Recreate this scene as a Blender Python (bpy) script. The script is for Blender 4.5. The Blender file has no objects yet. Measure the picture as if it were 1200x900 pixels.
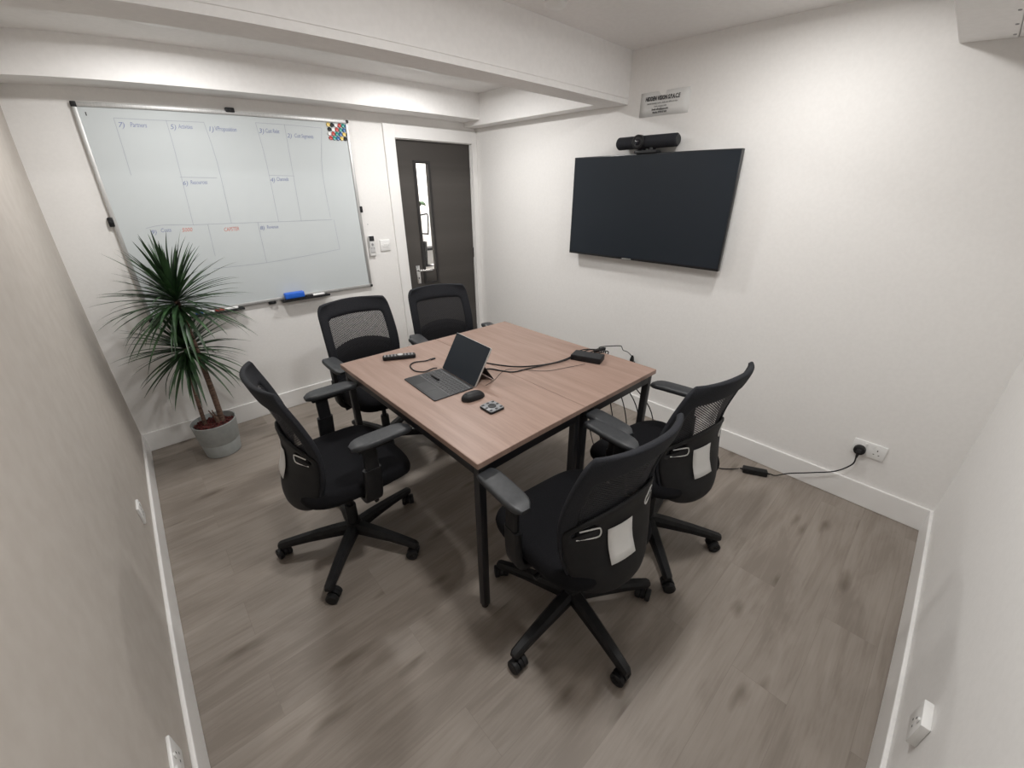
import bpy, bmesh, math, random
from mathutils import Vector, Matrix, Euler
random.seed(7)
sc = bpy.context.scene
COL = sc.collection
PI = math.pi

# ------------------------------------------------------------------ materials
def mat(name, color=(.5,.5,.5), rough=.5, metal=0.0, spec=.5):
    m = bpy.data.materials.new(name); m.use_nodes = True
    b = m.node_tree.nodes['Principled BSDF']
    b.inputs['Base Color'].default_value = (*color, 1); b.inputs['Roughness'].default_value = rough
    b.inputs['Metallic'].default_value = metal; b.inputs['Specular IOR Level'].default_value = spec
    return m
def N(m, t, **kw):
    n = m.node_tree.nodes.new(t)
    for k, v in kw.items():
        if k in n.inputs: n.inputs[k].default_value = v
        else: setattr(n, k, v)
    return n
def L(m, a, ai, b, bi): m.node_tree.links.new(a.outputs[ai], b.inputs[bi])
def bsdf(m): return m.node_tree.nodes['Principled BSDF']
def noisy(m, c1, c2, scale=(8,8,8), nscale=1., detail=4, bump=0., bdist=.002, lo=.35, hi=.65):
    """mottles the base colour between two tones with object-space noise"""
    tc = N(m, 'ShaderNodeTexCoord'); mp = N(m, 'ShaderNodeMapping'); mp.inputs['Scale'].default_value = scale
    L(m, tc, 'Object', mp, 'Vector')
    no = N(m, 'ShaderNodeTexNoise'); no.inputs['Scale'].default_value = nscale; no.inputs['Detail'].default_value = detail
    L(m, mp, 0, no, 'Vector')
    r = N(m, 'ShaderNodeValToRGB'); r.color_ramp.elements[0].position = lo; r.color_ramp.elements[1].position = hi
    r.color_ramp.elements[0].color = (*c1,1); r.color_ramp.elements[1].color = (*c2,1)
    L(m, no, 'Fac', r, 'Fac'); L(m, r, 'Color', bsdf(m), 'Base Color')
    if bump:
        bp = N(m, 'ShaderNodeBump'); bp.inputs['Strength'].default_value = bump; bp.inputs['Distance'].default_value = bdist
        L(m, no, 'Fac', bp, 'Height'); L(m, bp, 'Normal', bsdf(m), 'Normal')
    return m
WALLC = (.80,.775,.745)
M = {}
M['wall'] = noisy(mat('painted wall', rough=.62, spec=.3), (.79,.778,.762), (.81,.798,.782), (1,1,1), 60, 3, .15, .001)
M['taupe'] = noisy(mat('taupe painted wall', rough=.6, spec=.3), (.465,.425,.385), (.50,.462,.422), (1,1,1), 14, 4, .12, .001)
M['ceiling'] = noisy(mat('painted ceiling', rough=.85, spec=.2), (.83,.82,.81), (.855,.845,.835), (1,1,1), 40, 3)
M['trim'] = noisy(mat('gloss trim paint', rough=.38), (.80,.792,.78), (.83,.822,.81), (1,1,1), 5, 2)
M['black_plastic'] = noisy(mat('black plastic', rough=.5, spec=.32), (.006,.006,.007), (.011,.011,.012), (1,1,1), 40, 2)
M['soft_plastic'] = noisy(mat('armrest plastic', rough=.48), (.022,.024,.027), (.031,.033,.036), (1,1,1), 60, 2, .1, .0005)
M['fabric'] = noisy(mat('black fabric', rough=.95, spec=.15), (.005,.005,.006), (.011,.011,.013), (1,1,1), 400, 2, .3, .001)
M['fabric_border'] = noisy(mat('dark charcoal border fabric', rough=.8, spec=.25), (.011,.012,.015), (.021,.022,.027), (1,1,1), 350, 2, .3, .001)
M['steel_black'] = mat('black powder coated steel', (.014,.014,.016), .4)
M['shell'] = noisy(mat('matt black shell', rough=.6, spec=.3), (.006,.006,.007), (.009,.009,.010), (1,1,1), 40, 2)
M['chrome'] = mat('brushed chrome', (.75,.75,.75), .22, 1.)
M['alu'] = noisy(mat('satin aluminium', rough=.5, metal=.7), (.47,.47,.465), (.54,.54,.535), (40,40,2), 6, 2)
M['white_plastic'] = mat('white plastic', (.80,.80,.79), .28)
M['grey_plastic'] = mat('grey plastic', (.30,.30,.31), .45)
M['dark_grey'] = mat('dark grey plastic', (.024,.025,.027), .5, spec=.35)
M['paper'] = mat('white paper', (.72,.72,.71), .85, spec=.2)
M['ink'] = mat('printed ink', (.05,.05,.055), .7)
M['tv_panel'] = mat('switched off display', (.019,.0235,.030), .30, spec=.18)
M['tv_edge'] = mat('display bezel', (.012,.013,.015), .3)
M['laptop_key'] = mat('laptop key', (.022,.023,.025), .5)
M['keyline'] = mat('key lettering gap', (.11,.11,.115), .6)
M['lens'] = mat('lens glass', (.01,.01,.015), .06)
M['blue_marker'] = mat('blue marker ink', (.20,.235,.40), .5)
M['grey_marker'] = mat('faded marker ink', (.36,.39,.45), .5)
M['red_marker'] = mat('red marker ink', (.62,.22,.17), .5)
M['eraser'] = mat('blue eraser plastic', (.02,.13,.62), .4)
M['red'] = mat('red plastic', (.50,.05,.04), .4)
M['blue'] = mat('blue plastic', (.03,.12,.32), .35)
M['teal'] = mat('green plastic', (.02,.28,.24), .35)
M['yellow'] = mat('yellow plastic', (.72,.53,.14), .35)
M['pot'] = noisy(mat('grey pot', rough=.55), (.30,.318,.312), (.335,.352,.346), (1,1,1), 30, 3)
M['soil'] = noisy(mat('red brown bark chips', rough=.95), (.025,.006,.005), (.16,.035,.03), (1,1,1), 90, 3, 1., .01)
M['bark'] = noisy(mat('cane bark', rough=.9), (.07,.04,.03), (.20,.125,.09), (3,3,30), 9, 3, .6, .004)
M['leaf'] = noisy(mat('leaf', rough=.45), (.010,.028,.011), (.036,.088,.030), (6,6,2), 3, 2)
M['lampglow'] = mat('lamp lens', (.9,.9,.9), .4)
bsdf(M['lampglow']).inputs['Emission Color'].default_value = (1,.95,.88,1)
bsdf(M['lampglow']).inputs['Emission Strength'].default_value = 9
M['carpet'] = noisy(mat('corridor carpet', rough=.95), (.16,.15,.14), (.22,.21,.19), (1,1,1), 80, 3)
M['whiteboard'] = mat('whiteboard enamel', (.565,.602,.613), .16, spec=.4)

# woven back mesh: threads on two diagonals, open between them
m = mat('woven black mesh', (.02,.02,.024), .75); m.blend_method = 'HASHED' if hasattr(m,'blend_method') else None
tc = N(m,'ShaderNodeTexCoord'); sx = N(m,'ShaderNodeSeparateXYZ'); L(m, tc,'Object',sx,0)
def mth(m, op, a, b=None):
    n = N(m,'ShaderNodeMath'); n.operation = op
    for i, v in enumerate((a,b)):
        if v is None: continue
        if isinstance(v,(int,float)): n.inputs[i].default_value = v
        else: L(m, v[0], v[1], n, i)
    return (n, 0)
X, Z = (sx,'X'), (sx,'Z')
k = 2*PI/.0135
d1 = mth(m,'SINE', mth(m,'MULTIPLY', mth(m,'ADD', X, mth(m,'MULTIPLY', Z, 1.5)), k))
d2 = mth(m,'SINE', mth(m,'MULTIPLY', mth(m,'SUBTRACT', X, mth(m,'MULTIPLY', Z, 1.5)), k))
hole = mth(m,'GREATER_THAN', mth(m,'MULTIPLY', mth(m,'GREATER_THAN', d1, -.25), mth(m,'GREATER_THAN', d2, -.45)), .5)
tr = N(m,'ShaderNodeBsdfTransparent'); mx = N(m,'ShaderNodeMixShader')
out = [n for n in m.node_tree.nodes if n.type=='OUTPUT_MATERIAL'][0]
L(m, hole[0],0, mx,'Fac'); L(m, bsdf(m),'BSDF', mx,1); L(m, tr,0, mx,2); L(m, mx,0, out,'Surface')
M['mesh'] = m

# glass
m = mat('clear glass', (1,1,1), .02); bsdf(m).inputs['Transmission Weight'].default_value = 1; bsdf(m).inputs['IOR'].default_value = 1.05
M['glass'] = m

# laminate floor: long greige planks with grain and knots
def plank_mat(name, plank_w, plank_l, tones, grain_dark, seam, rot=0, rough=.45, knots=True, gscale=1., seam_w=.0009, streak=.75, dist=.8, yk=9):
    m = mat(name, rough=rough, spec=.35)
    tc = N(m,'ShaderNodeTexCoord'); mp = N(m,'ShaderNodeMapping'); mp.inputs['Rotation'].default_value = (0,0,rot); mp.inputs['Location'].default_value = (3.13,2.27,0)
    L(m, tc,'Object', mp,'Vector')
    br = N(m,'ShaderNodeTexBrick'); br.offset = .37; br.offset_frequency = 2
    br.inputs['Scale'].default_value = 1; br.inputs['Mortar Size'].default_value = seam_w; br.inputs['Mortar Smooth'].default_value = .1
    br.inputs['Brick Width'].default_value = plank_l; br.inputs['Row Height'].default_value = plank_w
    br.inputs['Color1'].default_value = (0,0,0,1); br.inputs['Color2'].default_value = (1,1,1,1); br.inputs['Mortar'].default_value = (.5,.5,.5,1)
    L(m, mp,0, br,'Vector')
    # shift the grain from plank to plank
    sep = N(m,'ShaderNodeSeparateXYZ'); L(m, mp,0, sep,0)
    bw = N(m,'ShaderNodeRGBToBW'); L(m, br,'Color', bw,0)
    off = mth(m,'MULTIPLY', (bw,0), 7.3)
    cx = N(m,'ShaderNodeCombineXYZ')
    L(m, mth(m,'ADD', mth(m,'MULTIPLY', (sep,'X'), 1.1*gscale), off)[0],0, cx,'X'); L(m, mth(m,'ADD', mth(m,'MULTIPLY',(sep,'Y'), yk*gscale), off)[0],0, cx,'Y'); L(m, off[0],0,cx,'Z')
    n1 = N(m,'ShaderNodeTexNoise'); n1.inputs['Scale'].default_value = 1.6; n1.inputs['Detail'].default_value = 6; n1.inputs['Roughness'].default_value = .6; n1.inputs['Distortion'].default_value = dist
    L(m, cx,0, n1,'Vector')
    cx2 = N(m,'ShaderNodeCombineXYZ'); L(m, mth(m,'MULTIPLY',(sep,'X'), 5*gscale)[0],0, cx2,'X'); L(m, mth(m,'MULTIPLY',(sep,'Y'), 110*gscale)[0],0, cx2,'Y'); L(m, off[0],0,cx2,'Z')
    n2 = N(m,'ShaderNodeTexNoise'); n2.inputs['Scale'].default_value = 1; n2.inputs['Detail'].default_value = 3
    L(m, cx2,0, n2,'Vector')
    v = mth(m,'ADD', mth(m,'MULTIPLY',(n1,'Fac'), streak), mth(m,'MULTIPLY',(n2,'Fac'), .25))
    v = mth(m,'ADD', v, mth(m,'MULTIPLY', mth(m,'SUBTRACT',(bw,0),.5), .10))
    ra = N(m,'ShaderNodeValToRGB'); ra.color_ramp.elements[0].position = .36; ra.color_ramp.elements[1].position = .66
    ra.color_ramp.elements[0].color = (*tones[0],1); ra.color_ramp.elements[1].color = (*tones[2],1)
    e = ra.color_ramp.elements.new(.5); e.color = (*tones[1],1)
    L(m, v[0],0, ra,'Fac'); last = (ra,'Color')
    if knots:
        cx3 = N(m,'ShaderNodeCombineXYZ'); L(m, mth(m,'ADD', mth(m,'MULTIPLY',(sep,'X'), 1.5), off)[0],0, cx3,'X'); L(m, mth(m,'MULTIPLY',(sep,'Y'), 5.)[0],0, cx3,'Y')
        nd = N(m,'ShaderNodeTexNoise'); nd.inputs['Scale'].default_value = 3; L(m, cx3,0, nd,'Vector')
        mxv = N(m,'ShaderNodeMix'); mxv.data_type='VECTOR'; mxv.inputs['Factor'].default_value = .22
        m.node_tree.links.new(cx3.outputs[0], mxv.inputs[4]); m.node_tree.links.new(nd.outputs['Color'], mxv.inputs[5])
        vo = N(m,'ShaderNodeTexVoronoi'); vo.voronoi_dimensions = '2D'; vo.inputs['Scale'].default_value = 1.15; m.node_tree.links.new(mxv.outputs[1], vo.inputs['Vector'])
        kr = N(m,'ShaderNodeValToRGB'); kr.color_ramp.elements[0].position=.02; kr.color_ramp.elements[1].position=.11
        kr.color_ramp.elements[0].color=(.52,.48,.44,1); kr.color_ramp.elements[1].color=(1,1,1,1)
        L(m, vo,'Distance', kr,'Fac')
        mu = N(m,'ShaderNodeMix'); mu.data_type='RGBA'; mu.blend_type='MULTIPLY'; mu.inputs['Factor'].default_value=.75
        m.node_tree.links.new(last[0].outputs[last[1]], mu.inputs[6]); m.node_tree.links.new(kr.outputs['Color'], mu.inputs[7]); last=(mu,2)
    ms = N(m,'ShaderNodeMix'); ms.data_type='RGBA'; ms.inputs[7].default_value=(*seam,1)
    L(m, br,'Fac', ms,'Factor'); m.node_tree.links.new(last[0].outputs[last[1]], ms.inputs[6])
    m.node_tree.links.new(ms.outputs[2], bsdf(m).inputs['Base Color'])
    bp = N(m,'ShaderNodeBump'); bp.inputs['Strength'].default_value=.12; bp.inputs['Distance'].default_value=.001
    L(m, n2,'Fac', bp,'Height'); L(m, bp,'Normal', bsdf(m),'Normal')
    return m
M['floor'] = plank_mat('greige oak laminate', .19, 1.28, ((.218,.186,.158),(.270,.235,.203),(.308,.271,.236)), None, (.222,.190,.163), streak=.66, dist=1.0, yk=6)
M['table'] = plank_mat('walnut laminate', 5, 9, ((.262,.178,.143),(.308,.213,.173),(.345,.246,.202)), None, (.3,.2,.15), rot=PI/2, rough=.42, knots=False, gscale=1.0, seam_w=0, streak=.70, dist=.25, yk=14)
M['door'] = plank_mat('dark ash door', 5, 9, ((.050,.045,.041),(.066,.060,.055),(.084,.077,.071)), None, (.05,.05,.05), rot=0, rough=.5, knots=False, gscale=1, seam_w=0)
# the door grain runs vertically: feed Z as the length axis
for n in M['door'].node_tree.nodes:
    if n.type == 'MAPPING': n.inputs['Rotation'].default_value = (0, PI/2, 0)

# ------------------------------------------------------------------ mesh helpers
def link(o, parent=None):
    COL.objects.link(o)
    if parent is not None: o.parent = parent
    return o
def obj(name, bm, material, parent=None, smooth=None):
    me = bpy.data.meshes.new(name)
    bmesh.ops.recalc_face_normals(bm, faces=bm.faces)
    bm.to_mesh(me); bm.free()
    if isinstance(material, (list, tuple)):
        for x in material: me.materials.append(x)
    else: me.materials.append(material)
    if smooth is not None:
        for p in me.polygons: p.use_smooth = True
        me.set_sharp_from_angle(angle=math.radians(smooth))
    return link(bpy.data.objects.new(name, me), parent)
def thing(name, label, cat, loc=(0,0,0), rz=0, group=None):
    o = bpy.data.objects.new(name, None); COL.objects.link(o); o.empty_display_size = .05
    o.location = loc; o.rotation_euler = (0,0,rz)
    return tag(o, label, cat, group)
def tag(o, label, cat, group=None):
    o['label'] = label; o['category'] = cat
    if group: o['group'] = group
    return o
def struct(name, bm, m, parent=None, smooth=None):
    o = obj(name, bm, m, parent, smooth)
    if parent is None: o['kind'] = 'structure'
    return o
def copy_tree(o, parent=None):
    c = o.copy(); COL.objects.link(c)
    if parent is not None: c.parent = parent
    for ch in list(o.children): copy_tree(ch, c)
    return c
def B(): return bmesh.new()
def box(bm, x0,x1,y0,y1,z0,z1, bev=0, seg=2, mi=0, mtx=None):
    t = bmesh.new(); bmesh.ops.create_cube(t, size=1)
    for v in t.verts: v.co = Vector((x0+(v.co.x+.5)*(x1-x0), y0+(v.co.y+.5)*(y1-y0), z0+(v.co.z+.5)*(z1-z0)))
    if bev: bmesh.ops.bevel(t, geom=list(t.edges), offset=bev, segments=seg, profile=.5, affect='EDGES')
    return merge(bm, t, mtx, mi)
def merge(bm, t, mtx=None, mi=0):
    mp = {}
    for v in t.verts: mp[v] = bm.verts.new(mtx @ v.co if mtx is not None else v.co)
    for f in t.faces:
        nf = bm.faces.new([mp[v] for v in f.verts]); nf.material_index = mi; nf.smooth = f.smooth
    t.free(); return bm
def lathe(bm, prof, n=24, cx=0, cy=0, mi=0, mtx=None, caps=True):
    """prof: list of (r, z)"""
    t = bmesh.new(); rings = []
    for r, z in prof:
        rings.append([t.verts.new((cx+r*math.cos(2*PI*i/n), cy+r*math.sin(2*PI*i/n), z)) for i in range(n)])
    for a, b in zip(rings, rings[1:]):
        for i in range(n): t.faces.new((a[i], a[(i+1)%n], b[(i+1)%n], b[i]))
    if caps:
        t.faces.new(rings[0][::-1]); t.faces.new(rings[-1])
    return merge(bm, t, mtx, mi)
def smoothpath(pts, n=6):
    P = [Vector(p) for p in pts]; out = []
    for i in range(len(P)-1):
        p0 = P[max(i-1,0)]; p1 = P[i]; p2 = P[i+1]; p3 = P[min(i+2,len(P)-1)]
        for j in range(n):
            t = j/n
            out.append(.5*((2*p1)+(-p0+p2)*t+(2*p0-5*p1+4*p2-p3)*t*t+(-p0+3*p1-3*p2+p3)*t**3))
    out.append(P[-1]); return out
def tube(bm, pts, r, n=8, smooth=0, mi=0, prof=None, up=None):
    """sweep a circle (or the outline prof [(a,b)...]) along pts; r may be a list"""
    P = smoothpath(pts, smooth) if smooth else [Vector(p) for p in pts]
    m_ = len(P); rr = r if isinstance(r,(list,tuple)) else [r]*m_
    if len(rr) != m_:
        rr = [rr[0] + (rr[-1]-rr[0])*i/(m_-1) if len(rr)==2 else rr[min(int(i/(m_-1)*(len(rr)-1)+.5), len(rr)-1)] for i in range(m_)]
    if prof is None: prof = [(math.cos(2*PI*i/n), math.sin(2*PI*i/n)) for i in range(n)]
    rings = []; T0 = (P[1]-P[0]).normalized()
    nrm = Vector(up) if up is not None else (Vector((0,0,1)) if abs(T0.z) < .9 else Vector((1,0,0)))
    for i in range(m_):
        T = (P[min(i+1,m_-1)]-P[max(i-1,0)]).normalized()
        if up is not None: nrm = Vector(up)
        b = T.cross(nrm)
        if b.length < 1e-6: b = T.orthogonal()
        b.normalize(); nrm2 = b.cross(T).normalized(); nrm = nrm2
        rings.append([bm.verts.new(P[i] + b*(a*rr[i]) + nrm2*(c*rr[i])) for a, c in prof])
    k_ = len(prof)
    for a, b in zip(rings, rings[1:]):
        for i in range(k_):
            f = bm.faces.new((a[i], a[(i+1)%k_], b[(i+1)%k_], b[i])); f.material_index = mi
    for rg in (rings[0][::-1], rings[-1]):
        f = bm.faces.new(rg); f.material_index = mi
    return bm
def rrect(w, h, r, n=5):
    """rounded rectangle outline, centred"""
    out = []
    for cx, cy, a0 in ((w/2-r,h/2-r,0),(-w/2+r,h/2-r,PI/2),(-w/2+r,-h/2+r,PI),(w/2-r,-h/2+r,3*PI/2)):
        for i in range(n+1):
            a = a0 + PI/2*i/n; out.append((cx+r*math.cos(a), cy+r*math.sin(a)))
    return out
def prism(bm, outline, z0, z1, bev=0, mi=0, mtx=None, seg=2):
    """extrude an (x,y) outline from z0 to z1, bevelling both rims"""
    t = bmesh.new(); n = len(outline)
    if bev:
        cx = sum(p[0] for p in outline)/n; cy = sum(p[1] for p in outline)/n
        def ins(d):
            o = []
            for i in range(n):
                p = Vector(outline[i]); a = Vector(outline[i-1]); b = Vector(outline[(i+1)%n])
                e = (b-a); e = e.normalized() if e.length > 1e-9 else Vector((1,0)); nn = Vector((e.y,-e.x))
                if nn.dot(p-Vector((cx,cy))) < 0: nn = -nn
                o.append(p-nn*d)
            return o
        lv = []
        for i in range(seg+1):
            a = PI/2*i/seg; lv.append((bev*(1-math.sin(a)), z0+bev*(1-math.cos(a))))
        for i in range(seg+1):
            a = PI/2*i/seg; lv.append((bev*(1-math.cos(a)), z1-bev*(1-math.sin(a))))
    else:
        ins = lambda d: [Vector(p) for p in outline]; lv = [(0,z0),(0,z1)]
    rings = [[t.verts.new((p.x,p.y,z)) for p in ins(d)] for d, z in lv]
    for a, b in zip(rings, rings[1:]):
        for i in range(n): t.faces.new((a[i],a[(i+1)%n],b[(i+1)%n],b[i]))
    t.faces.new(rings[0][::-1]); t.faces.new(rings[-1])
    return merge(bm, t, mtx, mi)
def TR(loc=(0,0,0), rot=(0,0,0)): return Matrix.Translation(loc) @ Euler(rot,'XYZ').to_matrix().to_4x4()
def bake(o, subsurf=0, solid=0, off=0, rim=True):
    """apply a solidify and a subdivision modifier into the object's own mesh"""
    if solid:
        s = o.modifiers.new('s','SOLIDIFY'); s.thickness = solid; s.use_rim = rim; s.offset = off; s.use_even_offset = False
    if subsurf:
        s = o.modifiers.new('u','SUBSURF'); s.levels = subsurf; s.render_levels = subsurf
    dg = bpy.context.evaluated_depsgraph_get(); dg.update()
    me = bpy.data.meshes.new_from_object(o.evaluated_get(dg)); o.modifiers.clear(); o.data = me
    for p in me.polygons: p.use_smooth = True
    return o
def text_bm(s, size, mtx, extrude=.0003, shear=0, spacing=1., align='LEFT', stretch=1., bold=0.):
    c = bpy.data.curves.new('t','FONT'); c.body = s; c.size = size; c.extrude = extrude; c.shear = shear; c.space_character = spacing; c.align_x = align; c.offset = bold; c.resolution_u = 2
    o = bpy.data.objects.new('t', c); COL.objects.link(o)
    dg = bpy.context.evaluated_depsgraph_get(); dg.update()
    me = bpy.data.meshes.new_from_object(o.evaluated_get(dg))
    bm = bmesh.new(); bm.from_mesh(me); bpy.data.meshes.remove(me); bpy.data.objects.remove(o); bpy.data.curves.remove(c)
    for v in bm.verts: v.co.x *= stretch; v.co = mtx @ v.co
    return bm

# ------------------------------------------------------------------ room
W, D = 2.922, 3.661          # room: x 0..W, y -D..0, back wall at y=0
HC, HB = 2.353, 2.296        # ceilings: front bay and back bay
MY0, MY1, MZ = -1.568, -1.403, 2.071   # main beam
DX0, DX1, DZ = 2.114, 2.867, 1.952     # door opening
bm = B(); box(bm, -.1,W+.1,-D-.1,.1,-.1,0); struct('floor', bm, M['floor'])
bm = B(); box(bm, -.1,DX0,0,.1,0,2.5); box(bm, DX0,DX1,0,.1,DZ,2.5); box(bm, DX1,W+.1,0,.1,0,2.5); struct('wall_back', bm, M['wall'])
bm = B(); box(bm, W,W+.1,-D,0,0,2.5); struct('wall_right', bm, M['wall'])
bm = B(); box(bm, -.1,0,-D,0,0,2.5); struct('wall_left', bm, M['taupe'])
bm = B(); box(bm, -.1,W+.1,-D-.1,-D,0,2.5); struct('wall_front', bm, M['wall'])
bm = B(); box(bm, 0,W,-D,MY0,HC,2.5); box(bm, 0,W,MY0+.03,0,HB,2.5); struct('ceiling', bm, M['ceiling'])
bm = B(); box(bm, 0,W,MY0,MY1,MZ,HC); box(bm, 0,W,MY0-.004,MY0,MZ+.03,MZ+.034); struct('trim_1', bm, M['ceiling'])      # main beam
bm = B(); box(bm, 0,W,-.219,0,2.110,HB); struct('trim_2', bm, M['ceiling'])        # bulkhead over the whiteboard wall
bm = B(); box(bm, W-.120,W,MY1,-.219,2.074,HB); box(bm, W-.120,W,-.219,0,2.074,2.110); struct('trim_3', bm, M['ceiling'])  # duct above the screen wall
bm = B()
box(bm, 0,W,-3.262,-3.085,2.143,HC, .004); box(bm, 0,W,-D,-3.264,2.146,HC)
struct('trim_4', bm, M['ceiling'])                                                 # boxed beam by the front wall
bm = B()
for x in (2.55,2.72,2.86): lathe(bm, [(.005,2.1405),(.006,2.1425),(.006,2.1435)], 10, x, -3.25)
struct('trim_5', bm, M['grey_plastic'])
hb, bt = .137, .015
def skirting(name, x0,x1,y0,y1):
    bm = B(); box(bm, x0,x1,y0,y1,0,hb,.004,2); return struct(name, bm, M['trim'])
skirting('baseboard_back', 0,2.021,-bt,0); skirting('baseboard_left', 0,bt,-D,-bt)
skirting('baseboard_right', W-bt,W,-D,-.02); skirting('baseboard_front', bt,W-bt,-D,-D+bt)

# ------------------------------------------------------------------ door
d = bpy.data.objects.new('door_1', None); COL.objects.link(d); d.location = (DX0,0,0); d['kind'] = 'structure'
def dobj(name, bm, m, parent=d, smooth=None):
    bmesh.ops.translate(bm, verts=bm.verts, vec=(-DX0,0,0)); return obj(name, bm, m, parent, smooth)
VX0, VX1, VZ0, VZ1 = 2.273, 2.437, .80, 1.803
bm = B(); y0, y1 = .022, .066
box(bm, DX0+.006,VX0+.02,y0,y1,.006,DZ-.006); box(bm, VX1-.02,DX1-.006,y0,y1,.006,DZ-.006)
box(bm, VX0+.02,VX1-.02,y0,y1,.006,.915); box(bm, VX0+.02,VX1-.02,y0,y1,VZ1-.02,DZ-.006)
leaf = dobj('door_leaf', bm, M['door'])
bm = B()
for x0,x1,z0,z1 in ((VX0,VX0+.026,VZ0,VZ1),(VX1-.026,VX1,VZ0,VZ1),(VX0+.026,VX1-.026,VZ1-.016,VZ1),(VX0+.026,VX1-.026,VZ0,VZ0+.016)):
    box(bm, x0,x1,y0-.009,y0,z0,z1,.002,1)
bead = dobj('glazing_bead', bm, mat('near black bead', (.022,.020,.020), .5))
bm = B(); box(bm, VX0+.02,VX1-.02,.040,.046,.915,VZ1-.02); dobj('glass_pane', bm, M['glass'])
bm = B(); box(bm, 2.198,2.236,y0-.008,y0,.808,.968,.003,2)
lathe(bm, [(.006,0),(.007,.003)], 12, 0,0, mtx=TR((2.217,y0-.009,.835),(PI/2,0,0)))
hp = dobj('door_handle', bm, M['chrome'], smooth=30)
bm = B(); lathe(bm, [(.011,0),(.011,.04)], 14, mtx=TR((2.217,y0-.006,.928),(PI/2,0,0)))
tube(bm, [(2.217,y0-.046,.928),(2.235,y0-.052,.928),(2.28,y0-.052,.927),(2.335,y0-.05,.926),(2.345,y0-.036,.926)], .0085, 10, 4)
bmesh.ops.translate(bm, verts=bm.verts, vec=(-DX0,0,0)); obj('lever', bm, M['chrome'], hp, 40)
bm = B(); lathe(bm, [(.0045,0),(.0045,.003)], 10, mtx=TR((2.217,y0-.0085,.862),(PI/2,0,0)))
box(bm, 2.215,2.219,y0-.0115,y0-.008,.848,.862); bmesh.ops.translate(bm, verts=bm.verts, vec=(-DX0,0,0)); obj('keyhole', bm, M['black_plastic'], hp)
for z in (.25, 1.03, 1.72):
    bm = B(); lathe(bm, [(.006,z-.045),(.006,z+.045)], 10, DX1-.003, y0-.004); dobj('hinge', bm, M['steel_black' if z == 1.03 else 'alu'], smooth=40)
bm = B()
box(bm, DX0-.001,DX0+.006,.0,.1,0,DZ); box(bm, DX1-.006,DX1+.001,0,.1,0,DZ); box(bm, DX0-.001,DX1+.001,0,.1,DZ-.006,DZ+.001)
dobj('door_lining', bm, M['trim'])
bm = B()
box(bm, 2.021,DX0,-.018,0,0,2.045,.003,2); box(bm, DX0,DX1,-.018,0,DZ,2.045,.003,2); box(bm, DX1,W-.001,-.018,0,0,2.045,.003,2)
dobj('architrave', bm, M['trim'])

# what lies beyond the door glass
def wbox(name, *a, m='wall'):
    bm = B(); box(bm, *a); return struct(name, bm, M[m])
wbox('floor_corridor', 1.7,4.6,.1,1.6,-.1,0, m='carpet'); wbox('ceiling_corridor', 1.7,4.6,.1,1.6,2.4,2.5, m='ceiling')
wbox('wall_corridor_far', 1.7,4.6,1.5,1.6,0,2.4); wbox('wall_corridor_left', 1.6,1.7,.1,1.6,0,2.4); wbox('wall_corridor_right', 4.6,4.7,.1,1.6,0,2.4)
wbox('wall_corridor_near', W+.1,4.6,.1,.2,0,2.4)
t = thing('storage_cupboard', 'white cupboard door with a black pull handle seen through the door glass', 'cupboard', (3.05,1.3,0))
bm = B(); box(bm, -.42,.42,-.1,.19,.0,2.1,.004); obj('carcass', bm, M['white_plastic'], t)
bm = B(); box(bm, -.40,.40,-.118,-.101,.72,2.08,.003); dr = obj('cupboard_door', bm, M['white_plastic'], t)
bm = B(); tube(bm, [(-.075,-.118,1.32),(-.075,-.15,1.32),(.0,-.152,1.33),(.0,-.152,1.33),(.015,-.152,1.30),(.0,-.152,1.12),(-.02,-.152,1.11),(-.075,-.15,1.115),(-.075,-.118,1.115)], .008, 8, 3); obj('pull_handle', bm, M['black_plastic'], dr, 60)
bm = B(); box(bm, -.2,.42,-.26,-.119,.935,.965,.004); box(bm, -.15,-.11,-.25,-.13,.68,.935); box(bm, .3,.34,-.25,-.13,.68,.935); tt = obj('wall_shelf', bm, M['steel_black']); tt.location = (3.05,1.3,0); tag(tt, 'black edged ledge crossing the view through the door glass', 'shelf')
bm = B(); box(bm, 2.72,3.6,.93,1.03,0,.78,.006); tt = obj('storage_box', bm, M['trim']); tag(tt, 'low grey cabinet seen at the bottom of the door glass', 'cabinet')
bm = B()
for i in range(9):
    a = i*.7; tube(bm, [(2.80,.9,1.40),(2.80+.05*math.cos(a),.9+.05*math.sin(a),1.46),(2.80+.10*math.cos(a),.9+.10*math.sin(a),1.44-.02*(i%3))], [.004,.014,.002], 6, 3)
tube(bm, [(2.80,.9,1.05),(2.80,.9,1.40)], .006, 6)
lf = thing('office_plant', 'green leaves showing at the left edge of the door glass', 'plant', (0,0,0)); obj('foliage', bm, M['leaf'], lf)
bm = B(); lathe(bm, [(.06,.78),(.08,.80),(.09,1.05),(.08,1.05),(.07,1.0)], 20, 2.80,.96); obj('planter', bm, M['black_plastic'], lf, 40)
bm = B(); box(bm, 2.70,2.94,.90,1.02,.78,.784); obj('saucer', bm, M['black_plastic'], lf)

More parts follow.
